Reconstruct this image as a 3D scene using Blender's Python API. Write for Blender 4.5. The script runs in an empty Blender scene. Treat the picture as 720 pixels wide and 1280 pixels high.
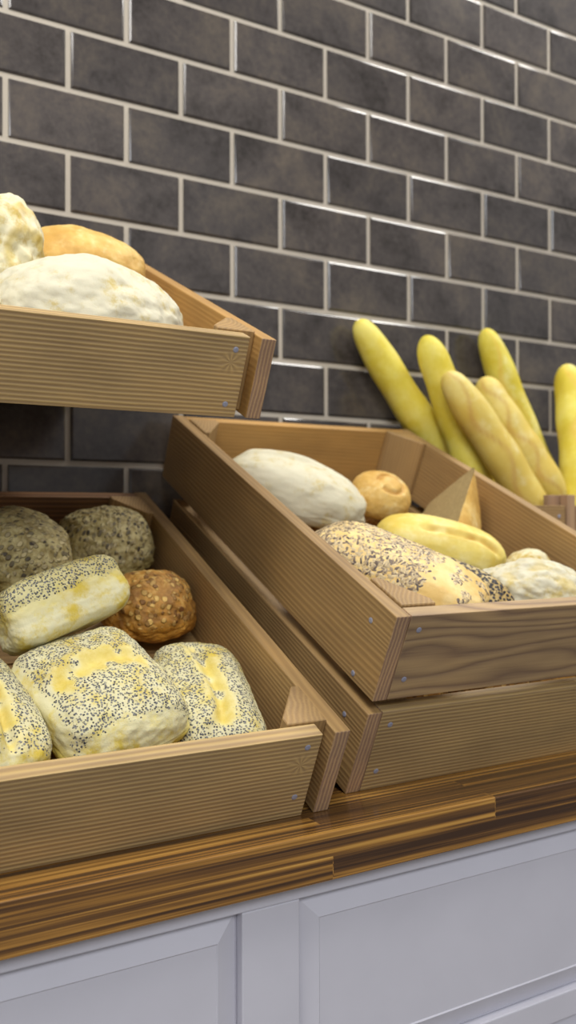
import bpy, bmesh, math, random
from mathutils import Vector, Matrix, Euler, noise
S = bpy.context.scene
C = S.collection
R = math.radians
rnd = random.Random(7)
CAMZ = 1.2473                     # eye height; worktop top is 0.92
TOP = 0.92
WALLY = 1.4694
TILT = 0.43399                    # crates lean 24.9 deg towards the customer

# ------------------------------------------------------------------ node helpers
def newmat(name):
    m = bpy.data.materials.new(name); m.use_nodes = True
    nt = m.node_tree; nt.nodes.clear()
    out = nt.nodes.new('ShaderNodeOutputMaterial'); b = nt.nodes.new('ShaderNodeBsdfPrincipled')
    nt.links.new(b.outputs[0], out.inputs[0])
    return m, nt, b
class N:
    def __init__(s, nt): s.nt = nt
    def n(s, t, **k):
        x = s.nt.nodes.new(t)
        for a, v in k.items(): setattr(x, a, v)
        return x
    def l(s, a, b): s.nt.links.new(a, b)
    def put(s, sock, v):
        if hasattr(v, 'is_output') or isinstance(v, bpy.types.NodeSocket): s.l(v, sock)
        else: sock.default_value = v
    def math(s, op, a, b=0.0, c=0.0, clamp=False):
        x = s.n('ShaderNodeMath', operation=op, use_clamp=clamp)
        s.put(x.inputs[0], a); s.put(x.inputs[1], b); s.put(x.inputs[2], c)
        return x.outputs[0]
    def mix(s, f, a, b):
        x = s.n('ShaderNodeMix', data_type='RGBA')
        s.put(x.inputs[0], f); s.put(x.inputs[6], a); s.put(x.inputs[7], b)
        return x.outputs[2]
    def noise(s, vec, scale, detail=3, rough=.5, dist=0):
        x = s.n('ShaderNodeTexNoise'); s.put(x.inputs['Vector'], vec)
        x.inputs['Scale'].default_value = scale; x.inputs['Detail'].default_value = detail
        x.inputs['Roughness'].default_value = rough; x.inputs['Distortion'].default_value = dist
        return x.outputs['Fac']
    def voro(s, vec, scale, feature='F1'):
        x = s.n('ShaderNodeTexVoronoi', feature=feature); s.put(x.inputs['Vector'], vec)
        x.inputs['Scale'].default_value = scale
        return x
    def mapv(s, vec, scale=(1,1,1), loc=(0,0,0)):
        x = s.n('ShaderNodeMapping'); s.put(x.inputs[0], vec)
        s.put(x.inputs['Location'], loc); x.inputs['Scale'].default_value = scale
        return x.outputs[0]
    def ramp(s, f, stops):
        x = s.n('ShaderNodeValToRGB'); s.put(x.inputs[0], f)
        el = x.color_ramp.elements
        while len(el) < len(stops): el.new(.5)
        for e, (p, c) in zip(el, stops): e.position = p; e.color = (*c, 1) if len(c) == 3 else c
        return x.outputs[0]
    def step(s, v, lo, hi):
        x = s.n('ShaderNodeMapRange', interpolation_type='SMOOTHSTEP'); s.put(x.inputs[0], v)
        x.inputs[1].default_value = lo; x.inputs[2].default_value = hi
        return x.outputs[0]
    def attr(s, name):
        x = s.n('ShaderNodeAttribute', attribute_name=name); return x.outputs['Fac']
    def bump(s, b, h, strength, dist):
        x = s.n('ShaderNodeBump'); s.put(x.inputs['Height'], h)
        x.inputs['Strength'].default_value = strength; x.inputs['Distance'].default_value = dist
        s.l(x.outputs[0], b.inputs['Normal'])

def srgb(r, g, b):
    f = lambda c: (c/255/12.92 if c/255 <= .04045 else ((c/255+.055)/1.055)**2.4)
    return (f(r), f(g), f(b))

# ------------------------------------------------------------------ materials
def wood(name, freq, amp, light, dark, axis='z', knot=None, lowscale=(1.2, 9, 9), rough=.6, sharp=1.3, con=.62):
    m, nt, b = newmat(name); q = N(nt)
    tc = q.n('ShaderNodeTexCoord').outputs['Object']
    oi = q.n('ShaderNodeObjectInfo').outputs['Random']
    off = q.n('ShaderNodeCombineXYZ'); q.put(off.inputs[0], q.math('MULTIPLY', oi, 17.3)); q.put(off.inputs[1], q.math('MULTIPLY', oi, 5.1)); q.put(off.inputs[2], q.math('MULTIPLY', oi, 9.7))
    va = q.n('ShaderNodeVectorMath', operation='ADD'); q.l(tc, va.inputs[0]); q.l(off.outputs[0], va.inputs[1])
    v = va.outputs[0]
    sx = q.n('ShaderNodeSeparateXYZ'); q.l(tc, sx.inputs[0])
    warp = q.noise(q.mapv(v, lowscale), 1.0, 2, .5)
    warp2 = q.noise(q.mapv(v, (6, 30, 30)), 1.0, 2, .5)
    c = sx.outputs[2] if axis == 'z' else sx.outputs[1]
    o = sx.outputs[1] if axis == 'z' else sx.outputs[2]
    ph = q.math('MULTIPLY_ADD', o, .55 if axis == 'z' else .04, c)
    ph = q.math('MULTIPLY_ADD', warp, amp, ph)
    ph = q.math('MULTIPLY_ADD', warp2, .004, ph)
    ph = q.math('MULTIPLY', ph, freq*6.2832)
    if knot:
        kx, kz = knot
        dx = q.math('SUBTRACT', sx.outputs[0], kx); dz = q.math('SUBTRACT', sx.outputs[2], kz)
        r = q.math('SQRT', q.math('ADD', q.math('MULTIPLY', q.math('MULTIPLY', dx, dx), .55), q.math('MULTIPLY', dz, dz)))
        ang = q.math('ARCTAN2', dz, dx)
        kw = q.math('SUBTRACT', 1.0, q.step(r, .006, .017))
        ray = q.math('MULTIPLY_ADD', q.math('SINE', q.math('MULTIPLY', ang, 9)), .4, .5)
    st = q.math('MULTIPLY_ADD', q.math('SINE', ph), .5, .5)
    st = q.math('POWER', st, sharp)
    if knot:
        kn = q.n('ShaderNodeMix', data_type='FLOAT'); q.put(kn.inputs[0], kw); q.put(kn.inputs[2], st); q.put(kn.inputs[3], ray); st = kn.outputs[0]
    fib = q.noise(q.mapv(v, (14, 420, 420)), 1.0, 2, .6)
    big = q.noise(q.mapv(v, (5, 14, 14)), 1.0, 3, .55)
    f = q.math('MULTIPLY_ADD', st, con, q.math('MULTIPLY_ADD', fib, .5, (.62-con)*.5-.14), clamp=True)
    col = q.mix(f, (*dark, 1), (*light, 1))
    tone = q.ramp(big, [(.25, (.74, .73, .74)), (.5, (.95, .95, .95)), (.75, (1.14, 1.1, 1.02))])
    mm = q.n('ShaderNodeMix', data_type='RGBA', blend_type='MULTIPLY'); mm.inputs[0].default_value = 1
    q.l(col, mm.inputs[6]); q.l(tone, mm.inputs[7])
    q.l(mm.outputs[2], b.inputs['Base Color'])
    b.inputs['Roughness'].default_value = rough
    q.bump(b, q.math('ADD', q.math('MULTIPLY', st, con*1.6), q.math('MULTIPLY', fib, .5)), .35, .0012)
    return m

W = {}
W['fine'] = wood('wood_fine_stripes', 190, .010, srgb(198, 168, 110), srgb(146, 121, 86))
W['knot'] = wood('wood_fine_stripes_knot', 190, .006, srgb(200, 170, 112), srgb(147, 121, 86), knot=(.195, .017))
W['wavy'] = wood('wood_wavy', 75, .11, srgb(188, 158, 112), srgb(122, 98, 78), lowscale=(2.2, 9, 14), sharp=.45)
W['side'] = wood('wood_side', 150, .05, srgb(184, 150, 96), srgb(138, 108, 70), lowscale=(1.0, 9, 11), con=.36)
W['dark'] = wood('wood_shaded', 120, .03, srgb(150, 108, 66), srgb(92, 62, 40))  # crate wood darkened: shade on the front left back board put into the colour
W['warm'] = wood('wood_warm', 140, .05, srgb(198, 156, 90), srgb(160, 120, 66), lowscale=(1.0, 9, 11), con=.2)
W['end'] = wood('wood_end_grain', 210, .006, srgb(200, 164, 120), srgb(142, 112, 92), axis='y')

def simple(name, col, rough=.5, metal=0, bumps=None, spec=.5):
    m, nt, b = newmat(name); q = N(nt)
    tc = q.n('ShaderNodeTexCoord').outputs['Object']
    nz = q.noise(tc, 9, 3, .6)
    c = q.mix(nz, (*[x*.93 for x in col], 1), (*[min(1, x*1.06) for x in col], 1))
    q.l(c, b.inputs['Base Color'])
    b.inputs['Roughness'].default_value = rough; b.inputs['Metallic'].default_value = metal
    b.inputs['Specular IOR Level'].default_value = spec
    if bumps: q.bump(b, q.noise(tc, bumps[0], 3, .6), bumps[1], bumps[2])
    return m
M_nail = simple('nail_metal', srgb(158, 160, 178), .45, .3)
M_cab = simple('white_cabinet_paint', srgb(204, 203, 212), .35, 0, (60, .08, .002))
M_floor = simple('floor_stone', srgb(120, 112, 104), .5)

def worktop_mat():
    m, nt, b = newmat('stained_striped_worktop'); q = N(nt)
    tc = q.n('ShaderNodeTexCoord').outputs['Object']
    sx = q.n('ShaderNodeSeparateXYZ'); q.l(tc, sx.inputs[0])
    # unfold: staves run along x; rows counted across depth + height
    row = q.math('ADD', q.math('SUBTRACT', sx.outputs[1], sx.outputs[2]), .3603+.0256*41)
    cv = q.n('ShaderNodeCombineXYZ'); q.l(q.math('ADD', sx.outputs[0], 6.2-.598), cv.inputs[0]); q.l(row, cv.inputs[1])
    br = q.n('ShaderNodeTexBrick'); q.l(cv.outputs[0], br.inputs['Vector'])
    br.inputs['Color1'].default_value = (0, 0, 0, 1); br.inputs['Color2'].default_value = (1, 1, 1, 1)
    br.inputs['Mortar'].default_value = (0, 0, 0, 1)
    br.inputs['Scale'].default_value = 1; br.inputs['Mortar Size'].default_value = .0004
    br.inputs['Brick Width'].default_value = .62; br.inputs['Row Height'].default_value = .0256; br.offset = .37
    rb = q.n('ShaderNodeSeparateColor'); q.l(br.outputs['Color'], rb.inputs[0]); rr = q.math('SUBTRACT', 1.0, rb.outputs[0])
    sh = q.n('ShaderNodeCombineXYZ'); q.l(q.math('MULTIPLY', rr, 7.7), sh.inputs[0]); q.l(q.math('MULTIPLY', rr, 3.1), sh.inputs[2])
    va = q.n('ShaderNodeVectorMath', operation='ADD'); q.l(tc, va.inputs[0]); q.l(sh.outputs[0], va.inputs[1])
    st = q.noise(q.mapv(va.outputs[0], (1.1, 170, 230)), 1, 2, .55)
    fine = q.noise(q.mapv(va.outputs[0], (7, 420, 420)), 1, 2, .6)
    f = q.math('ADD', q.math('MULTIPLY', st, .8), q.math('MULTIPLY', fine, .25))
    f = q.math('ADD', f, q.math('MULTIPLY', q.math('SUBTRACT', rr, .5), .16))
    col = q.ramp(f, [(.40, srgb(62, 42, 28)), (.53, srgb(104, 72, 38)), (.62, srgb(156, 112, 52)), (.76, srgb(204, 156, 78))])
    q.l(col, b.inputs['Base Color'])
    b.inputs['Roughness'].default_value = .26
    b.inputs['Coat Weight'].default_value = .35; b.inputs['Coat Roughness'].default_value = .12
    q.bump(b, f, .12, .001)
    return m
M_top = worktop_mat()

def tile_mat():
    m, nt, b = newmat('glazed_dark_tile'); q = N(nt)
    tc = q.n('ShaderNodeTexCoord').outputs['Object']
    rn = q.attr('tile_rand')
    v = q.mapv(tc, (1, 1, 1))
    blot = q.noise(v, 9, 4, .6, .3)
    spots = q.noise(v, 95, 3, .65)
    c = q.ramp(q.math('ADD', q.math('MULTIPLY', blot, .75), q.math('MULTIPLY', spots, .3)), [(.34, srgb(46, 42, 39)), (.52, srgb(72, 67, 64)), (.72, srgb(94, 86, 76))])
    mm = q.n('ShaderNodeMix', data_type='RGBA', blend_type='MULTIPLY'); mm.inputs[0].default_value = 1
    q.l(c, mm.inputs[6]); q.l(q.ramp(rn, [(0, (.82, .82, .84)), (1, (1.12, 1.1, 1.1))]), mm.inputs[7])
    q.l(mm.outputs[2], b.inputs['Base Color'])
    b.inputs['Roughness'].default_value = .14
    q.bump(b, q.noise(v, 14, 2, .5), .08, .004)
    return m
M_tile = tile_mat()
M_grout = simple('tile_grout', srgb(182, 173, 158), .85, 0, (200, .3, .001))

def bread(name, crust, crust2, flour, crack, seed=None, seedscale=0, seedthr=.3, bump=.5, mott=22, stretch=(1, 1, 1), flourthr=(.42, .62), seed2=None):
    """crust / flour / crack / seed masks come from per-vertex attributes of the loaf."""
    m, nt, b = newmat(name); q = N(nt)
    tc = q.n('ShaderNodeTexCoord').outputs['Object']
    oi = q.n('ShaderNodeObjectInfo').outputs['Random']
    cx = q.n('ShaderNodeCombineXYZ'); q.l(q.math('MULTIPLY', oi, 9), cx.inputs[0])
    va = q.n('ShaderNodeVectorMath', operation='ADD'); q.l(tc, va.inputs[0]); q.l(cx.outputs[0], va.inputs[1]); v = va.outputs[0]
    n1 = q.noise(v, mott, 4, .62)
    col = q.mix(q.step(n1, .34, .66), (*crust, 1), (*crust2, 1))
    n2 = q.noise(v, mott*2.3, 5, .7)
    fm = q.math('MULTIPLY', q.step(q.math('ADD', q.math('MULTIPLY', n2, .6), q.math('MULTIPLY', n1, .4)), *flourthr), q.attr('flour'))
    col = q.mix(fm, col, (*flour, 1))
    ck = q.attr('crack')
    col = q.mix(ck, col, q.mix(q.step(n2, .35, .65), (*crack, 1), (min(1, crack[0]*1.2), min(1, crack[1]*1.32), min(1, crack[2]*2.0), 1)))
    h = q.math('MULTIPLY', n2, 1.0)
    if seed:
        vs = q.mapv(v, stretch)
        wob = q.noise(v, seedscale*.7, 2, .5)
        wv = q.n('ShaderNodeVectorMath', operation='ADD')
        cc = q.n('ShaderNodeCombineXYZ'); k = q.math('MULTIPLY', wob, .8/seedscale); q.l(k, cc.inputs[0]); q.l(k, cc.inputs[1])
        q.l(vs, wv.inputs[0]); q.l(cc.outputs[0], wv.inputs[1])
        vo = q.voro(wv.outputs[0], seedscale)
        sm = q.math('SUBTRACT', 1.0, q.step(vo.outputs['Distance'], seedthr*.75, seedthr*1.15))
        dens = q.step(q.math('ADD', q.noise(v, min(34, seedscale*.11), 3, .65), q.math('MULTIPLY', q.attr('seed'), .9)), .96, 1.5)
        col = q.mix(q.math('MULTIPLY', dens, .16), col, (*[c*.5+.04 for c in seed2 or seed], 1))
        sc = q.n('ShaderNodeSeparateColor'); q.l(vo.outputs['Color'], sc.inputs[0])
        keep = q.math('LESS_THAN', sc.outputs[0], q.math('MULTIPLY', dens, 1.35))
        sm = q.math('MULTIPLY', sm, keep)
        scol = q.mix(sc.outputs[1], (*seed, 1), (*(seed2 or [min(1, c*2.2) for c in seed]), 1))
        col = q.mix(sm, col, scol)
        h = q.math('ADD', h, q.math('MULTIPLY', sm, .8))
    cr = q.attr('crumb')
    crumbn = q.voro(v, 160).outputs['Distance']
    col = q.mix(cr, col, q.mix(crumbn, (*srgb(166, 144, 100), 1), (*srgb(190, 168, 120), 1)))
    q.l(col, b.inputs['Base Color'])
    b.inputs['Roughness'].default_value = .62
    b.inputs['Specular IOR Level'].default_value = .35
    b.inputs['Subsurface Weight'].default_value = .06
    b.inputs['Subsurface Radius'].default_value = (.01, .006, .003)
    q.bump(b, h, bump, .0025)
    return m
BR = {
 'flour':  bread('floury_crust', srgb(190, 168, 92), srgb(200, 182, 118), srgb(208, 202, 176), srgb(190, 160, 56), bump=.35, flourthr=(.30, .50)),
 'rustic': bread('rustic_floured_crust', srgb(178, 150, 66), srgb(200, 180, 104), srgb(220, 214, 182), srgb(196, 154, 40), bump=.6, flourthr=(.38, .56)),
 'tan':    bread('tan_crust', srgb(196, 152, 74), srgb(218, 182, 104), srgb(226, 206, 152), srgb(170, 120, 48), bump=.3, flourthr=(.5, .72)),
 'poppy':  bread('poppy_seed_crust', srgb(200, 176, 66), srgb(216, 200, 104), srgb(214, 208, 170), srgb(196, 172, 86), srgb(48, 50, 60), 360, .44, bump=.6, flourthr=(.36, .56), seed2=srgb(128, 128, 126)),
 'darkpoppy': bread('dark_poppy_crust', srgb(190, 160, 96), srgb(206, 182, 120), srgb(214, 200, 160), srgb(120, 90, 40), srgb(28, 28, 36), 200, .55, bump=.6, seed2=srgb(70, 68, 72)),
 'rye':    bread('dark_seeded_crust', srgb(126, 108, 58), srgb(166, 148, 88), srgb(190, 176, 124), srgb(66, 48, 26), srgb(60, 50, 42), 105, .46, bump=1.0, mott=40, seed2=srgb(196, 180, 132), stretch=(1, 1.7, 1)),
 'cheese': bread('orange_baked_crust', srgb(136, 88, 26), srgb(196, 138, 50), srgb(216, 176, 96), srgb(90, 50, 18), srgb(110, 66, 26), 105, .42, bump=1.0, mott=38, seed2=srgb(224, 184, 104), flourthr=(.5, .66)),
 'sun':    bread('sunflower_seed_crust', srgb(220, 184, 110), srgb(232, 204, 138), srgb(236, 216, 162), srgb(190, 150, 80), bump=.4),
 'yellow': bread('pale_yellow_crust', srgb(214, 188, 84), srgb(226, 206, 112), srgb(234, 222, 160), srgb(176, 132, 46), bump=.22, mott=14, flourthr=(.45, .7)),
 'baguette': bread('baguette_crust', srgb(206, 186, 56), srgb(220, 206, 86), srgb(232, 224, 160), srgb(206, 160, 62), bump=.2, mott=12, flourthr=(.42, .66)),
 'baguette_tan': bread('tan_baguette_crust', srgb(208, 180, 84), srgb(218, 198, 110), srgb(232, 222, 176), srgb(170, 118, 56), bump=.2, mott=12, flourthr=(.45, .7)),
}
def seed_mat():
    m, nt, b = newmat('sunflower_seeds'); q = N(nt)
    f = q.attr('sr')
    q.l(q.ramp(f, [(0, srgb(82, 70, 64)), (.22, srgb(120, 102, 84)), (.4, srgb(170, 148, 112)), (1, srgb(220, 198, 150))]), b.inputs['Base Color'])
    b.inputs['Roughness'].default_value = .5
    return m
M_seed = seed_mat()

# ------------------------------------------------------------------ object helpers
def empty(name, label, cat, mat=None, group=None):
    o = bpy.data.objects.new(name, None); C.objects.link(o); o.empty_display_size = .05
    if mat is not None: o.matrix_world = mat
    o['label'] = label; o['category'] = cat
    if group: o['group'] = group
    return o
def tag(o, label, cat, group=None):
    o['label'] = label; o['category'] = cat
    if group: o['group'] = group
    return o
def link(name, me, mats, parent=None, local=None):
    o = bpy.data.objects.new(name, me); C.objects.link(o)
    for m in (mats if isinstance(mats, (list, tuple)) else [mats]): me.materials.append(m)
    if parent: o.parent = parent
    if local is not None: o.matrix_local = local
    return o
def box_bm(bm, lo, hi, bev=0):
    vs = [bm.verts.new((x, y, z)) for x in (lo[0], hi[0]) for y in (lo[1], hi[1]) for z in (lo[2], hi[2])]
    F = [(0,1,3,2),(4,6,7,5),(0,4,5,1),(2,3,7,6),(0,2,6,4),(1,5,7,3)]
    fs = [bm.faces.new([vs[i] for i in f]) for f in F]
    if bev:
        es = list({e for f in fs for e in f.edges})
        bmesh.ops.bevel(bm, geom=es, offset=bev, segments=2, profile=.5, affect='EDGES')
def board(name, length, thick, height, mats, parent, loc, rotz=0, bev=.0012):
    """plank: local x along its length, y thickness, z height; slot 1 = end grain"""
    bm = bmesh.new(); box_bm(bm, (-length/2, -thick/2, -height/2), (length/2, thick/2, height/2), bev)
    bm.normal_update()
    for f in bm.faces:
        if abs(f.normal.x) > .8 and len(mats) > 1: f.material_index = 1
    me = bpy.data.meshes.new(name); bm.to_mesh(me); bm.free()
    return link(name, me, mats, parent, Matrix.Translation(loc) @ Matrix.Rotation(rotz, 4, 'Z'))
nail_me = None
def nail(parent, loc, axis='y', sgn=-1):
    """shallow domed nail head, its dome pointing along sgn*axis of the board"""
    global nail_me
    if nail_me is None:
        bm = bmesh.new()
        rings = []
        for r, h in ((.0036, -.0002), (.0036, .0004), (.0024, .0009)):
            rings.append([bm.verts.new((r*math.cos(a*PI2/14), r*math.sin(a*PI2/14), h)) for a in range(14)])
        for i in range(2):
            for a in range(14): bm.faces.new((rings[i][a], rings[i][(a+1) % 14], rings[i+1][(a+1) % 14], rings[i+1][a]))
        bm.faces.new(rings[2]); bm.faces.new(rings[0][::-1])
        nail_me = bpy.data.meshes.new('nail'); bm.to_mesh(nail_me); bm.free(); nail_me.materials.append(M_nail)
    o = bpy.data.objects.new('nail', nail_me); C.objects.link(o); o.parent = parent
    o.matrix_local = Matrix.Translation(loc) @ Matrix.Rotation(R(90) * (-sgn if sgn else 1), 4, 'X')
    return o
PI2 = 2*math.pi

def corner_post(parent, x, y, sx, sy, z0, z1, lx=.05, ly=.066, name='corner_post', mats=None):
    """glue block filling an inside corner: trapezoid in plan"""
    bm = bmesh.new()
    pts = [(0, 0), (sx*lx, 0), (sx*lx, sy*.012), (sx*.010, sy*ly), (0, sy*ly)]
    if sx*sy < 0: pts = pts[::-1]
    lo = [bm.verts.new((px, py, z0)) for px, py in pts]; hi = [bm.verts.new((px, py, z1)) for px, py in pts]
    n = len(pts)
    bm.faces.new(lo[::-1]); bm.faces.new(hi)
    for i in range(n): bm.faces.new((lo[i], lo[(i+1) % n], hi[(i+1) % n], hi[i]))
    bmesh.ops.bevel(bm, geom=list(bm.edges), offset=.001, segments=1, affect='EDGES')
    # length (grain) runs along z -> turn the block so local x is the grain
    bmesh.ops.transform(bm, matrix=Matrix.Rotation(R(90), 4, 'Y'), verts=bm.verts)
    me = bpy.data.meshes.new(name); bm.to_mesh(me); bm.free()
    return link(name, me, mats or [W['side']], parent, Matrix.Translation((x, y, 0)) @ Matrix.Rotation(R(-90), 4, 'Y'))

def crate_matrix(x, y, z, tilt=TILT):
    return Matrix.Translation((x, y, z)) @ Matrix.Rotation(tilt, 4, 'X')

TH = .02
def crate(name, label, mat, Wd, Dp, slats, frontmats, sidemats, backmats, endgap, nails_front, post=1.0, nails_side=None, s_short=.062, group=None, posth=.003):
    """slats: list of (z0, z1). Local origin at the centre of the lower front edge, y to the back"""
    root = empty(name, label, 'crate', mat, group)
    ztop = max(s[1] for s in slats)
    for i, (z0, z1) in enumerate(slats):
        zc, h = (z0+z1)/2, z1-z0
        for sx in (-1, 1):
            dpt = Dp-(s_short if (len(slats) > 1 and i == 0) else 0)
            sb = board('side_board', dpt, TH, h, sidemats, root, (sx*(Wd/2-TH/2), dpt/2, zc), R(90))
            if nails_side:
                for yy, dz in nails_side:
                    # board local x = crate y; outer face
                    nail(sb, (yy-dpt/2, TH/2 if sx < 0 else -TH/2, dz*h), sgn=(1 if sx < 0 else -1))
        fb = board('front_board', Wd-2*TH-2*endgap[0], TH, h, frontmats[i], root, (0, TH/2+endgap[1], zc))
        L = (Wd-2*TH-2*endgap[0])/2
        for sx in (-1, 1):
            for dz in nails_front: nail(fb, (sx*(L-.016), -TH/2, dz*h))
        board('back_board', Wd-2*TH, TH, h, backmats, root, (0, dpt-TH/2-.004, zc))
    fy = TH+endgap[1]
    for sx in (-1, 1):
        corner_post(root, sx*(Wd/2-TH), fy, -sx, 1, .004, ztop+posth)
        corner_post(root, sx*(Wd/2-TH), Dp-TH-.004, -sx, -1, slats[-1][0]+.004, ztop+posth)
    if len(slats) > 1: Dp -= s_short
    bm = bmesh.new()
    for k in range(6):                      # slatted floor of the crate: one part
        y0 = fy+.002+k*(Dp-2*TH-.012)/6
        box_bm(bm, (-Wd/2+TH+.001, y0, .006), (Wd/2-TH-.001, y0+(Dp-2*TH-.012)/6-.004, .016), .001)
    me = bpy.data.meshes.new('base_panel'); bm.to_mesh(me); bm.free(); link('base_panel', me, [W['side']], root)
    return root

# ------------------------------------------------------------------ SETTING
def struct(name, me, mats, loc=(0, 0, 0)):
    o = link(name, me, mats, None, Matrix.Translation(loc)); o['kind'] = 'structure'; return o
def box_me(name, lo, hi, bev=0):
    bm = bmesh.new(); box_bm(bm, lo, hi, bev); me = bpy.data.meshes.new(name); bm.to_mesh(me); bm.free(); return me
# tiled wall: real raised tiles with bevelled edges on a grout bed
TW, TP, GR = .203, .103, .0090
X0 = .34868; Z0 = CAMZ+.81559
bm = bmesh.new(); lay = bm.faces.layers.float.new('tile_rand')
box_bm(bm, (-1.6, WALLY+.002, 0), (5.6, WALLY+.12, 3.3))
for f in bm.faces: f.material_index = 1
row = -12
zr = Z0
for r in range(-9, 20):
    za, zb = Z0-(r+1)*TP+GR/2, Z0-r*TP-GR/2
    if zb > 3.29 or za < TOP-.12: continue
    for k in range(-11, 27):
        xa = X0+(k*2+(1 if r % 2 == 0 else 0))*TW/2+GR/2; xb = xa+TW-GR
        if xa < -1.6 or xb > 5.6: continue
        rv = rnd.random(); ty = [rnd.uniform(-.0006, .0006) for _ in range(4)]
        e = .0035
        o = [bm.verts.new(p) for p in ((xa, WALLY+.0025, za), (xb, WALLY+.0025, za), (xb, WALLY+.0025, zb), (xa, WALLY+.0025, zb))]
        mid = [bm.verts.new(p) for p in ((xa+.0006, WALLY-.0004, za+.0006), (xb-.0006, WALLY-.0004, za+.0006), (xb-.0006, WALLY-.0004, zb-.0006), (xa+.0006, WALLY-.0004, zb-.0006))]
        i = [bm.verts.new(p) for p in ((xa+e, WALLY-.0018+ty[0], za+e), (xb-e, WALLY-.0018+ty[1], za+e), (xb-e, WALLY-.0018+ty[1]+ty[2], zb-e), (xa+e, WALLY-.0018+ty[0]+ty[2], zb-e))]
        fs = [bm.faces.new(i)]
        for a, b_ in ((o, mid), (mid, i)):
            for j in range(4): fs.append(bm.faces.new((a[j], a[(j+1) % 4], b_[(j+1) % 4], b_[j])))
        for f in fs: f[lay] = rv; f.material_index = 0
me = bpy.data.meshes.new('wall_back'); bm.to_mesh(me); bm.free()
struct('wall_back', me, [M_tile, M_grout])
struct('floor', box_me('floor', (-3, -4, -.1), (5.6, WALLY+.12, 0)), [M_floor])

# ------------------------------------------------------------------ WORKTOP + CABINET
wt = link('worktop', box_me('worktop', (-1.6, -.3347, -.0256), (2.9, .3325, .0256), .0015), [M_top], None, Matrix.Translation((.16, .8+.3347, TOP-.0256)))
tag(wt, 'long glossy dark brown striped wooden worktop under the bread crates', 'worktop')

cab = empty('base_cabinet', 'white base cabinet with recessed panels below the wooden worktop', 'cabinet', Matrix.Translation((.4655, .82, 0)))
ZT = TOP-.0512-.0008
PZ1 = CAMZ-.3992; PZ0 = CAMZ-.6020          # panel opening heights
PZ3, PZ2 = PZ0-.034, .12
pitch_x = .0686; PWd = .53
def cab_x(k): return k*(PWd+pitch_x)
NP = 2
ox0 = -2*(PWd+pitch_x)-.0343; ox1 = 3*(PWd+pitch_x)+.0343
bm = bmesh.new()
def addb(lo, hi, bev=.0015): box_bm(bm, lo, hi, bev)
addb((ox0, 0, PZ1), (ox1, .02, ZT))           # top rail
addb((ox0, 0, PZ3), (ox1, .02, PZ0))          # middle rail
addb((ox0, 0, .04), (ox1, .02, PZ2))          # bottom rail
for k in range(-2, 4):                         # stiles
    x = cab_x(k)
    addb((x-.0343, .0002, PZ0), (x+.0343, .0198, PZ1)); addb((x-.0343, .0002, PZ2), (x+.0343, .0198, PZ3))
me = bpy.data.meshes.new('face_frame'); bm.to_mesh(me); bm.free(); link('face_frame', me, [M_cab], cab)
bm = bmesh.new()
addb((ox0, .04, .002), (ox1, .62, ZT-.001)); me = bpy.data.meshes.new('carcass'); bm.to_mesh(me); bm.free(); link('carcass', me, [M_cab], cab)
def panel(x0, x1, z0, z1):
    """raised panel: thin edge, sloping bevel, flat field"""
    bm = bmesh.new()
    def ring(ins, y): return [bm.verts.new(p) for p in ((x0+ins, y, z0+ins), (x1-ins, y, z0+ins), (x1-ins, y, z1-ins), (x0+ins, y, z1-ins))]
    rs = [ring(.0003, .020), ring(.0003, .0125), ring(.0022, .0108), ring(.0022, .0125), ring(.026, .0035), ring(.0275, .0048)]
    for a, b_ in zip(rs, rs[1:]):
        for j in range(4): bm.faces.new((a[j], a[(j+1) % 4], b_[(j+1) % 4], b_[j]))
    bm.faces.new(rs[-1]); bm.faces.new(rs[0][::-1])
    me = bpy.data.meshes.new('raised_panel'); bm.to_mesh(me); bm.free(); link('raised_panel', me, [M_cab], cab)
for k in range(-2, 3):
    a, b_ = cab_x(k)+.0343, cab_x(k+1)-.0343
    panel(a, b_, PZ0, PZ1); panel(a, b_, PZ2, PZ3)

# ------------------------------------------------------------------ CRATES
SB = .109
Bm = crate_matrix(.3125, .8616, TOP)
Cm = crate_matrix(.8624, .9007, TOP)
Am = crate_matrix(.2911, .98, CAMZ+.1249)
crate('wooden_crate', 'single-height wooden crate front left on the worktop, holding poppy seed and dark breads', Bm, .5, .655,
      [(0, SB)], [[W['knot'], W['end']]], [W['side'], W['end']], [W['dark'], W['end']], (.0155, 0), (.365, -.24))
crate('wooden_crate', 'two-slat deep wooden crate in the middle of the worktop with mixed pale loaves', Cm, .5, .678,
      [(0, .1145), (.1315, .243)], [[W['fine'], W['end']], [W['wavy'], W['end']]], [W['side'], W['end']], [W['warm'], W['end']], (.001, 0), (.33, -.26), nails_side=[(.041, .25), (.046, -.42)])
crate('wooden_crate', 'raised wooden crate at upper left holding white floured loaves', Am, .5, .53,
      [(0, .10)], [[W['knot'], W['end']]], [W['warm'], W['end']], [W['warm'], W['end']], (.0155, 0), (.33, -.34))

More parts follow.
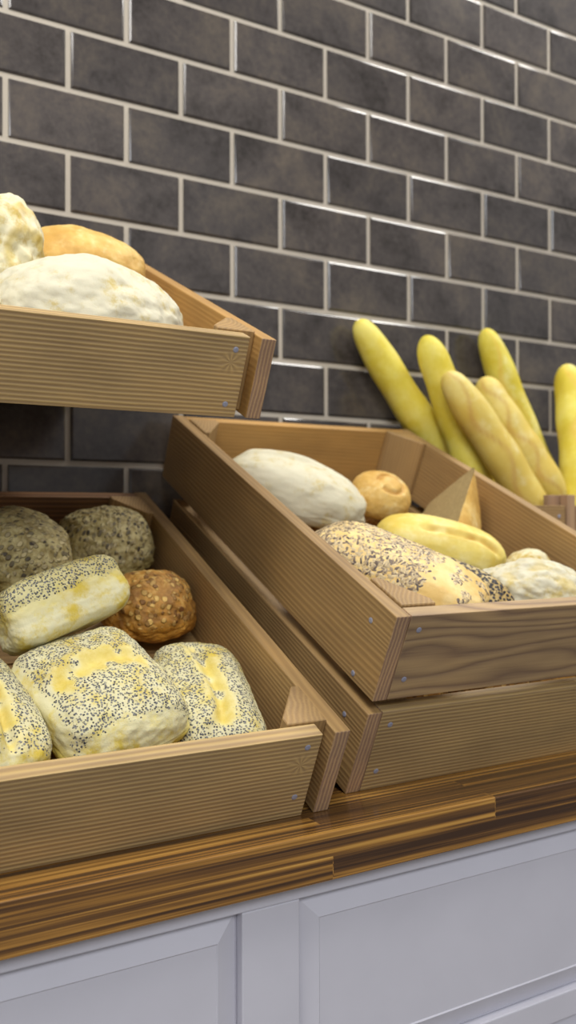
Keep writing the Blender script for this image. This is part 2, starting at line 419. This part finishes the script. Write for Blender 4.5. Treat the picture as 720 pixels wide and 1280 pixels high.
# supports hidden under the tilted crates
def wedge(name, label, cat, mat, x0, x1, prof, group=None):
    bm = bmesh.new()
    a = [bm.verts.new((x0, y, z)) for y, z in prof]; b_ = [bm.verts.new((x1, y, z)) for y, z in prof]
    bm.faces.new(a); bm.faces.new(b_[::-1]); n = len(prof)
    for i in range(n): bm.faces.new((a[i], b_[i], b_[(i+1) % n], a[(i+1) % n]))
    bmesh.ops.recalc_face_normals(bm, faces=bm.faces)
    me = bpy.data.meshes.new(name); bm.to_mesh(me); bm.free()
    o = link(name, me, [mat]); tag(o, label, cat, group); return o
t = math.tan(TILT)
for nm, (cx, cy), lab in (('crate_riser', (.3125, .8616), 'front left crate of poppy seed breads'), ('crate_riser', (.8624, .9007), 'deep middle crate of pale loaves')):
    y0, y1 = cy+.12, cy+.52
    wedge('crate_riser', 'wooden wedge riser hidden under the tilted %s' % lab, 'riser', W['side'], cx-.18, cx+.18,
          [(y0, TOP), (y1, TOP), (y1, TOP+(y1-cy)*t-.001), (y0, TOP+(y0-cy)*t-.001)])
az = CAMZ+.1249
wedge('wall_bracket', 'wooden wall bracket hidden under the raised upper left crate', 'bracket', W['side'], .11, .47,
      [(1.12, az+(1.12-.98)*t-.012), (1.12, az+(1.12-.98)*t-.001), (1.455, az+(1.455-.98)*t-.001), (WALLY-.002, az+(1.455-.98)*t-.001), (WALLY-.002, CAMZ+.205)])

# tall baguette bin: upright slats, posts standing a little proud
BX0, BX1, BY0, BY1 = 1.135, 1.72, 1.17, 1.4655
BMat = Matrix.Translation((0, 0, TOP))
bin_ = empty('baguette_bin', 'tall slatted wooden bin by the tiled wall holding standing baguettes', 'bin', Matrix.Translation(((BX0+BX1)/2, BY0, TOP)))
cxb = (BX0+BX1)/2
FT = .3532
JX = 1.2848                                  # joint of the front slats
for z0, z1 in ((.0, .11), (.122, .232), (.2445, FT)):
    zc, h = (z0+z1)/2, z1-z0
    f1 = board('front_board', JX-BX0-.022, .018, h, [W['side'], W['end']], bin_, ((BX0+.022+JX)/2-cxb-.001, .009, zc))
    f2 = board('front_board', BX1-JX-.048, .018, h, [W['side'], W['end']], bin_, ((BX1-.022+JX+.028)/2-cxb, .009, zc))
    nail(f1, ((JX-BX0-.022)/2-.016, -.009, .32*h)); nail(f1, ((JX-BX0-.022)/2-.016, -.009, -.32*h))
    for sx, xx in ((-1, BX0), (1, BX1)):
        board('side_board', BY1-BY0, .02, h, [W['side'], W['end']], bin_, (xx-sx*.01-cxb, (BY1-BY0)/2, zc), R(90))
    board('back_board', BX1-BX0-.042, .012, h, [W['side'], W['end']], bin_, (0, BY1-BY0-.007, zc))
def post(x, y, w, d, top):
    bm = bmesh.new(); box_bm(bm, (-top/2, -d/2, -w/2), (top/2, d/2, w/2), .001)
    me = bpy.data.meshes.new('corner_post'); bm.to_mesh(me); bm.free()
    link('corner_post', me, [W['end']], bin_, Matrix.Translation((x-cxb, y-BY0, top/2)) @ Matrix.Rotation(R(90), 4, 'Y'))
post(JX+.013, BY0+.007, .02, .018, .373)
post(JX+.004, BY0+.0255, .056, .012, .373)
post(BX0+.042, BY0+.031, .04, .024, .350)
post(BX1-.042, BY0+.031, .04, .024, .350)
bm = bmesh.new(); box_bm(bm, (BX0+.021-cxb, .019, .004), (BX1-.021-cxb, BY1-BY0-.014, .014), .001)
me = bpy.data.meshes.new('base_panel'); bm.to_mesh(me); bm.free(); link('base_panel', me, [W['side']], bin_)

# ------------------------------------------------------------------ BREADS
def sm(a, b, x):
    t_ = max(0, min(1, (x-a)/(b-a))); return t_*t_*(3-2*t_)
def loaf(name, label, mat, dims, world, n=2.4, m=2.2, bot=.55, lump=.05, lumpf=2.2, fine=.012, sub=6, seedr=7, fn=None, masks=None, cuts=None, cat='bread', group=None, sphere=False):
    """dims = full length, width, height. fn(v,u)->displacement tweak; masks(u)->dict of seed/flour/crack"""
    L, Wd, H = [d/2 for d in dims]
    bm = bmesh.new(); bmesh.ops.create_icosphere(bm, subdivisions=sub, radius=1)
    al = {k: bm.verts.layers.float.new(k) for k in ('seed', 'flour', 'crack', 'crumb')}
    off = Vector((seedr*3.1, seedr*1.7, seedr*2.3))
    for v in bm.verts:
        d = v.co.normalized()
        hz = (abs(d.x)**n+abs(d.y)**n)**(1/n)
        mm = m if d.z > 0 else m+1.2
        rho = (hz**mm+abs(d.z)**mm)**(-1/mm)
        u = d*rho
        nz = noise.noise(u*lumpf*.5+off)*lump*1.4+noise.noise(u*lumpf*1.4+off)*lump*.5+noise.noise(u*8+off)*fine+noise.noise(u*19+off)*fine*.5
        k = 1+nz
        p = Vector((u.x*L*k, u.y*Wd*k, u.z*H*k*(1 if u.z > 0 else bot)))
        crumb = 0
        mk = {'seed': sm(-.15, .25, u.z), 'flour': sm(-.3, .2, u.z), 'crack': 0}
        if fn: p = fn(p, u, off)
        if masks: mk.update(masks(u, off))
        if cuts:
            for nrm, dd in cuts:
                nn = Vector(nrm).normalized(); q = p.dot(nn)-dd
                if q > 0:
                    p = p-nn*q; crumb = 1; mk['seed'] = 0; mk['flour'] = 0
        v.co = p
        for kk, vv in mk.items(): v[al[kk]] = vv
        v[al['crumb']] = crumb
    for f in bm.faces: f.smooth = True
    me = bpy.data.meshes.new(name); bm.to_mesh(me); bm.free()
    o = link(name, me, [mat], None, world)
    tag(o, label, cat, group)
    return o
def at(cm, x, y, z, rz=0, rx=0, ry=0):
    return cm @ Matrix.Translation((x, y, z)) @ Matrix.Rotation(R(rz), 4, 'Z') @ Matrix.Rotation(R(ry), 4, 'Y') @ Matrix.Rotation(R(rx), 4, 'X')

def scored(c, w, depth, x0=-.8, x1=.8, bend=0.0, H=.05, ridge=.5, axis='x'):
    """a baked-open score along the loaf: groove with a raised lip"""
    def g(u, off):
        a, b_ = (u.x, u.y) if axis == 'x' else (u.y, u.x)
        cc = c+bend*a*a+.06*noise.noise(Vector((a*3, 0, 0))+off)
        d = b_-cc
        ends = sm(x0, x0+.2, a)*(1-sm(x1-.2, x1, a))*sm(.0, .3, u.z)
        return d, ends
    def fn(p, u, off):
        d, e = g(u, off)
        p.z += e*depth*(-math.exp(-(d/w)**2)+ridge*math.exp(-((d-w*1.5)/(w*.9))**2))
        return p
    def mk(u, off):
        d, e = g(u, off)
        wob = .5+.8*noise.noise(u*6+off)
        c_ = e*math.exp(-(d/(w*1.5))**2)*sm(-.25, .25, noise.noise(u*4.5+off)+.12)
        edge = sm(-.25, .1, u.z+.25*noise.noise(u*3+off))
        # the outer crust ring has few seeds
        rim = 1-.75*sm(.82, .98, max(abs(u.x), abs(u.y)))
        return {'crack': min(.9, c_*(.35+wob*.7)), 'seed': max(0, (edge*rim-c_*1.1)), 'flour': .9*edge*(1-c_)}
    return fn, mk

# --- front-left crate: poppy seed loaves, dark rye rolls
f, k = scored(.10, .13, .006, bend=-.3)
loaf('poppy_seed_loaf', 'large square poppy seed loaf in the centre of the front left crate', BR['poppy'], (.154, .184, .092), at(Bm, .020, .156, .072, 12, 2, -5), n=4.6, m=2.9, lump=.05, seedr=3, fn=f, masks=k)
f, k = scored(-.1, .16, .008, bend=.25)
loaf('poppy_seed_loaf', 'poppy seed loaf with a yellow split beside the right board of the front left crate', BR['poppy'], (.200, .116, .076), at(Bm, .155, .155, .048, 82, -4, -4), n=4.2, m=2.7, lump=.05, seedr=5, fn=f, masks=k)
f, k = scored(-.25, .11, .012, bend=.1, ridge=.9, x0=-.95, x1=.95)
loaf('poppy_seed_loaf', 'poppy seed loaf with an orange crack, cut off by the left photo edge', BR['poppy'], (.21, .126, .094), at(Bm, -.118, .152, .066, 98, 0, 0), n=3.2, m=2.3, lump=.05, seedr=8, fn=f, masks=k)
def mk_side(u, off):
    return {'seed': sm(.0, .3, u.z+.15*noise.noise(u*4+off)), 'flour': .6+.4*(1-sm(-.3, .1, u.z)), 'crack': .0}
loaf('poppy_seed_roll', 'poppy seed roll on its side, pale base showing, atop the square poppy loaf', BR['poppy'], (.158, .080, .084), at(Bm, .005, .278, .124, 18, -46, -10), n=4.5, m=3.6, bot=.9, lump=.04, seedr=11, masks=mk_side)
loaf('seeded_rye_roll', 'dark grey-brown seeded round roll at the back left of the front left crate', BR['rye'], (.160, .165, .13), at(Bm, -.006, .480, .085, 20), n=2.1, m=2.1, lump=.07, fine=.03, seedr=14)
loaf('seeded_rye_roll', 'dark seeded round roll in the back right corner of the front left crate', BR['rye'], (.145, .145, .12), at(Bm, .148, .534, .070, 50), n=2.1, m=2.1, lump=.07, fine=.03, seedr=17)
loaf('crusty_roll', 'orange-brown crusty seeded roll beside the right board of the front left crate', BR['cheese'], (.155, .120, .10), at(Bm, .160, .365, .062, 40, 0, 0), n=1.9, m=1.9, lump=.10, fine=.03, seedr=21)
loaf('yellow_roll', 'orange-yellow smooth roll barely showing at the left photo edge', BR['tan'], (.11, .10, .10), at(Bm, -.150, .320, .085, 90), n=2.3, m=2.2, lump=.05, seedr=23)

# --- middle crate: hidden lower layer, seen only through the gap between the slats
hid = [(-.13, .095, 0), (.02, .098, 8), (.140, .098, -6), (-.12, .30, 90), (.05, .29, 80), (.16, .31, 95), (-.05, .52, 0), (.13, .52, 10)]
for i, (x, y, a) in enumerate(hid):
    lab = ['seeded bread glimpsed through the slat gap at the left end of the middle crate', 'seeded bread glimpsed through the middle of the slat gap of the middle crate', 'brown seeded bread in the slat gap of the middle crate, at the right photo edge',
           'seeded bread buried under the sunflower seed loaf', 'seeded bread buried under the long pale yellow loaf', 'seeded bread buried behind the white knobbly roll', 'seeded bread buried under the white torpedo loaf', 'seeded bread buried under the small curled tan roll'][i]
    loaf('seeded_bread', lab, BR['cheese'], (.120 if i else .135, .125 if i < 3 else .11, .098), at(Cm, x, y, .066, a), n=2.6, m=2.3, lump=.07, fine=.02, sub=5, seedr=40+i)
# sunflower seed loaf
def mk_sun(u, off): return {'flour': .3, 'crack': 0, 'seed': 0}
sunM = at(Cm, -.130, .163, .203, -58, -3, 0)
sun = loaf('sunflower_seed_loaf', 'oblong loaf covered in sunflower seeds at the front left of the middle crate', BR['sun'], (.250, .125, .095), sunM, n=3.8, m=2.6, lump=.04, seedr=31, masks=mk_sun)
def add_seeds(parent, count, sz, mask, seedn, up=.1):
    rr = random.Random(seedn); me0 = parent.data
    polys = [p for p in me0.polygons if mask(p.center, p.normal)]
    bm = bmesh.new(); lay_ = bm.verts.layers.float.new('sr')
    for _ in range(count):
        p = rr.choice(polys); nrm = p.normal
        t1 = nrm.orthogonal().normalized(); t1 = (Matrix.Rotation(rr.uniform(0, PI2), 3, nrm) @ t1)
        t2 = nrm.cross(t1); a, b_, h = sz*rr.uniform(.8, 1.2), sz*.45*rr.uniform(.8, 1.2), sz*.22
        c0 = p.center+nrm*h*.1
        ring = []
        tone = rr.random()
        for i in range(8):
            an = i*PI2/8; taper = 1-.35*(math.cos(an))
            ring.append(bm.verts.new(c0+t1*a*math.cos(an)+t2*b_*taper*math.sin(an)-nrm*h*.3))
        tp = bm.verts.new(c0+nrm*h)
        for vv in ring+[tp]: vv[lay_] = tone
        for i in range(8): bm.faces.new((ring[i], ring[(i+1) % 8], tp)).smooth = True
    me = bpy.data.meshes.new('seed_topping'); bm.to_mesh(me); bm.free()
    o = link('seed_topping', me, [M_seed], parent); o['kind'] = 'stuff'
    o['label'] = 'sunflower seed topping'
    return o
add_seeds(sun, 2200, .0042, lambda c, nn: c.z > .004 and nn.z > .2 and (c.x < .055 or noise.noise(c*60) > .25), 5)
loaf('poppy_seed_loaf', 'dark poppy seed loaf wedged between the sunflower seed loaf and the white knobbly roll', BR['darkpoppy'], (.18, .072, .10), at(Cm, -.018, .158, .172, -66, 12, 0), n=2.8, m=2.3, lump=.05, seedr=33, masks=lambda u, off: {'seed': 1, 'flour': .3})
# torpedo loaf
def fn_ridge(p, u, off):
    p.z += .007*math.exp(-((u.y-.25)/.12)**2)*sm(.1, .5, u.z)*sm(-.95, -.6, u.x)*(1-sm(.0, .5, u.x))
    p.z -= .004*math.exp(-((u.y-.05)/.1)**2)*sm(.1, .5, u.z)
    return p
loaf('white_loaf', 'long white floured torpedo loaf at the back left of the middle crate', BR['flour'], (.262, .130, .125), at(Cm, -.085, .520, .168, -28, 0, 3), n=2.2, m=2.1, lump=.07, seedr=35, fn=fn_ridge, masks=lambda u, off: {'flour': 1, 'crack': .9*math.exp(-((u.y-.42)/.10)**2)*sm(.2, .5, u.z)*(1-sm(-.4, .1, u.x))})
# curled tan roll
def arc(u):
    r = math.hypot(u.x-.1, u.y+.1); return math.exp(-((r-.42)/.07)**2)*sm(.2, .5, u.z)*(1 if math.atan2(u.y, u.x) > -2.2 else 0)
def fn_arc(p, u, off): p.z -= .006*arc(u); return p
loaf('curled_roll', 'small tan roll with a curled groove behind the long pale yellow loaf', BR['tan'], (.115, .10, .085), at(Cm, .100, .520, .165, -10, 20, 0), n=2.1, m=2.1, lump=.04, seedr=36, fn=fn_arc, masks=lambda u, off: {'crack': .7*arc(u)})
# upright wedge
loaf('bread_wedge', 'cut wedge of tan bread standing up against the right board of the middle crate', BR['tan'], (.15, .20, .20), at(Cm, .149, .408, .178, -32, -10, 14), n=2.0, m=1.6, bot=.6, lump=.03, seedr=37, fn=lambda p, u, off: Vector((p.x*(1-.45*max(0, u.z)), p.y*(1-.6*max(0, u.z)), p.z)), cuts=[((-1, -.05, .1), .0)])
f, k = scored(-.62, .08, .006, x0=-.5, x1=.9, ridge=.2)
loaf('yellow_loaf', 'long smooth pale yellow loaf across the middle crate behind the sunflower seed loaf', BR['yellow'], (.205, .105, .092), at(Cm, .052, .285, .180, -32, -6, 0), n=2.9, m=2.3, lump=.03, fine=.006, seedr=38, fn=f, masks=k)
def fn_knob(p, u, off):
    w_ = noise.noise(u*2.6+off); p *= 1+.16*(1-abs(w_)*3.0) if abs(w_) < .33 else 1; return p
loaf('rustic_roll', 'white knobbly floured roll at the front of the middle crate beside the right photo edge', BR['flour'], (.165, .110, .098), at(Cm, .104, .118, .186, -30, 0, 0), n=2.2, m=2.0, lump=.12, lumpf=3.2, fine=.03, seedr=39, masks=lambda u, off: {'flour': 1-.6*sm(.15, .4, noise.noise(u*2.4+off)), 'crack': .0})
loaf('rustic_roll', 'pale roll cut by the right photo edge behind the white knobbly roll', BR['rustic'], (.09, .08, .085), at(Cm, .180, .215, .165, 10), n=2.2, m=2.0, lump=.08, seedr=51)

# --- upper left crate
def swirl(u):
    r = math.hypot(u.x-.35, u.z-.0); a = math.atan2(u.z, u.x-.35); return math.sin(a+r*14)*sm(.0, .3, r)*(1-sm(.6, .9, r))*sm(.1, .5, -u.y)
def fn_sw(p, u, off): return p*(1+.035*swirl(u))
loaf('rustic_roll', 'tall round floured roll with swirled cracks at the left photo edge in the raised crate', BR['rustic'], (.125, .125, .165), at(Am, -.022, .270, .100, 0, -20, 0), n=2.1, m=2.2, bot=.9, lump=.09, lumpf=3, fine=.025, seedr=61, fn=fn_sw, masks=lambda u, off: {'flour': .9*(1-.7*max(0, swirl(u))), 'crack': .8*sm(.62, .85, u.z)*sm(-.1, .3, noise.noise(u*3+off))})
loaf('tan_roll', 'smooth tan flattened roll behind the big floured loaf in the raised crate', BR['tan'], (.175, .14, .105), at(Am, .118, .350, .100, 6, 0, 6), n=2.2, m=2.1, lump=.06, seedr=63)
loaf('floured_loaf', 'big domed loaf white with flour at the front of the raised crate', BR['flour'], (.240, .16, .150), at(Am, .056, .118, .072, -4, 0, 3), n=2.0, m=1.75, lump=.07, lumpf=2.6, fine=.02, seedr=65, masks=lambda u, off: {'flour': 1})
loaf('rustic_roll', 'knobbly floured roll end at the left photo edge in front of the swirled roll', BR['rustic'], (.08, .06, .06), at(Am, -.098, .062, .090, 20), n=2.1, m=2.0, lump=.14, lumpf=3.5, fine=.03, seedr=67)

# --- baguettes
def baguette(label, tip, low, length, rad, mat, seedr, stripes=0, group=None):
    tip = Vector(tip)+Vector((0, 0, CAMZ)); low = Vector(low)+Vector((0, 0, CAMZ))
    d = (low-tip).normalized(); c = tip+d*(length/2-.012)
    X = -d; Z = Vector((0, -1, 0)); Z = (Z-X*Z.dot(X)).normalized(); Y = Z.cross(X)
    Mx = Matrix((X, Y, Z)).transposed().to_4x4(); Mx.translation = c
    def fn(p, u, off):
        s = abs(u.x); taper = (1-.30*s**2.2)
        bl = 1+.045*math.sin(u.x*11+off.x)
        p.y *= taper*bl; p.z *= taper*bl
        p.y += .006*math.sin(u.x*2+off.y)
        return p
    def mk(u, off):
        v_ = u.y*1.2+.35*math.sin(u.x*9+off.x)
        st = math.exp(-((v_-.1)/.32)**2) if stripes else 0
        return {'flour': (.25+.75*st) if stripes else .25, 'crack': (math.exp(-((v_-.62)/.13)**2)*.5 if stripes else 0), 'seed': 0}
    bm = bmesh.new(); al = {k_: bm.verts.layers.float.new(k_) for k_ in ('seed', 'flour', 'crack', 'crumb')}
    off = Vector((seedr*3.1, seedr*1.7, seedr*2.3)); NR, NS = 90, 36; rings = []
    for i in range(NR+1):
        s_ = -math.cos(math.pi*i/NR)*.9999; sx_ = s_
        r = (1-abs(sx_)**9)**.5*(1-.13*sx_*sx_)*(1+.03*math.sin(sx_*13+off.x))
        ring = []
        for a in range(NS):
            an = a*PI2/NS
            u = Vector((sx_, math.cos(an), math.sin(an)))
            k_ = 1+.035*noise.noise(u*1.6+off)+.012*noise.noise(u*6+off)
            p = Vector((sx_*length/2, math.cos(an)*r*rad*k_+.006*math.sin(sx_*2+off.y)-.006*math.sin(off.y), math.sin(an)*r*rad*k_))
            v = bm.verts.new(p); mm = mk(u, off)
            for kk, vv in mm.items(): v[al[kk]] = vv
            ring.append(v)
        rings.append(ring)
    for i in range(NR):
        for a in range(NS): bm.faces.new((rings[i][a], rings[i+1][a], rings[i+1][(a+1) % NS], rings[i][(a+1) % NS]))
    bm.faces.new(rings[0]); bm.faces.new(rings[-1][::-1])
    bmesh.ops.recalc_face_normals(bm, faces=bm.faces)
    for f in bm.faces: f.smooth = True
    me = bpy.data.meshes.new('baguette'); bm.to_mesh(me); bm.free()
    return tag(link('baguette', me, [mat], None, Mx), label, 'baguette', group)
G = 'baguettes standing in the bin by the wall'
def bag(label, tip, low, length, rad, mat, seedr, stripes=0):
    o = baguette(label, tip, low, length, rad, mat, seedr, stripes, G)
    # push the rounded ends out: straight sides, blunt tips
    return o
bag('leftmost smooth yellow baguette leaning left against the dark tiles', (1.006, 1.430, .371), (1.200, 1.412, .128), .49, .034, BR['baguette'], 71)
bag('plain yellow baguette mostly hidden behind the front floury baguette', (1.116, 1.366, .342), (1.216, 1.337, .094), .46, .034, BR['baguette'], 72)
bag('frontmost baguette with pale floury stripes, resting in front of the others', (1.130, 1.302, .27), (1.269, 1.254, .045), .44, .035, BR['baguette_tan'], 73, 1)
bag('tan baguette squeezed between the striped front one and a tall yellow one', (1.291, 1.385, .281), (1.372, 1.318, .097), .30, .032, BR['baguette_tan'], 74, 1)
bag('tall bright yellow baguette rising behind the tan one', (1.328, 1.432, .388), (1.459, 1.415, .138), .50, .033, BR['baguette'], 75, 1)
bag('nearly upright yellow baguette at the right photo edge', (1.531, 1.39, .327), (1.462, 1.29, .064), .44, .036, BR['baguette'], 76, 1)

# ------------------------------------------------------------------ LIGHT
w = bpy.data.worlds.new('World'); S.world = w; w.use_nodes = True
nt = w.node_tree; nt.nodes.clear(); q = N(nt)
tc = q.n('ShaderNodeTexCoord').outputs['Generated']
nz = q.noise(tc, 2.3, 3, .55)
col = q.ramp(nz, [(.35, (.16, .14, .13)), (.5, (.5, .49, .50)), (.62, (.95, .96, 1.0))])
bg = q.n('ShaderNodeBackground'); q.l(col, bg.inputs[0]); bg.inputs[1].default_value = .62
o_ = q.n('ShaderNodeOutputWorld'); q.l(bg.outputs[0], o_.inputs[0])
def area(name, loc, target, sx, sy, power, col):
    ld = bpy.data.lights.new(name, 'AREA'); ld.shape = 'RECTANGLE'; ld.size = sx; ld.size_y = sy; ld.energy = power; ld.color = col
    o = bpy.data.objects.new(name, ld); C.objects.link(o); o.location = loc
    o.rotation_euler = (Vector(target)-Vector(loc)).to_track_quat('-Z', 'Y').to_euler()
area('overhead_light', (-.3, .3, 3.0), (.5, 1.1, 1.0), 1.0, .6, 32, (1, .97, .92))
area('overhead_light', (2.1, 1.0, 3.35), (1.2, 1.1, 1.0), .9, .6, 42, (1, .97, .92))
area('overhead_light', (-.4, -2.3, 3.1), (.6, 1.0, 1.1), 2.2, 1.0, 62, (.93, .96, 1))  # added fill for window light, high behind the camera, not a ceiling fitting

# ------------------------------------------------------------------ CAMERA
cd = bpy.data.cameras.new('camera'); co = bpy.data.objects.new('camera', cd); C.objects.link(co); S.camera = co
yaw, pit, rol = .5351313, .0091961, -.0021385
F = Vector((math.sin(yaw)*math.cos(pit), math.cos(yaw)*math.cos(pit), math.sin(pit)))
Rt = Vector((math.cos(yaw), -math.sin(yaw), 0)); U = Rt.cross(F)
R2 = Rt*math.cos(rol)+U*math.sin(rol); U2 = U*math.cos(rol)-Rt*math.sin(rol)
mx = Matrix((R2, U2, -F)).transposed().to_4x4(); mx.translation = (0, 0, CAMZ)
co.matrix_world = mx
cd.sensor_fit = 'VERTICAL'; cd.sensor_height = 36; cd.sensor_width = 36; cd.lens = 1134.23/1280*36
cd.clip_start = .02
cd.dof.use_dof = True; cd.dof.focus_distance = .95; cd.dof.aperture_fstop = 4.5
S.view_settings.view_transform = 'Standard'; S.view_settings.look = 'None'; S.view_settings.gamma = 1
S.view_settings.use_curve_mapping = False; S.view_settings.exposure = 0
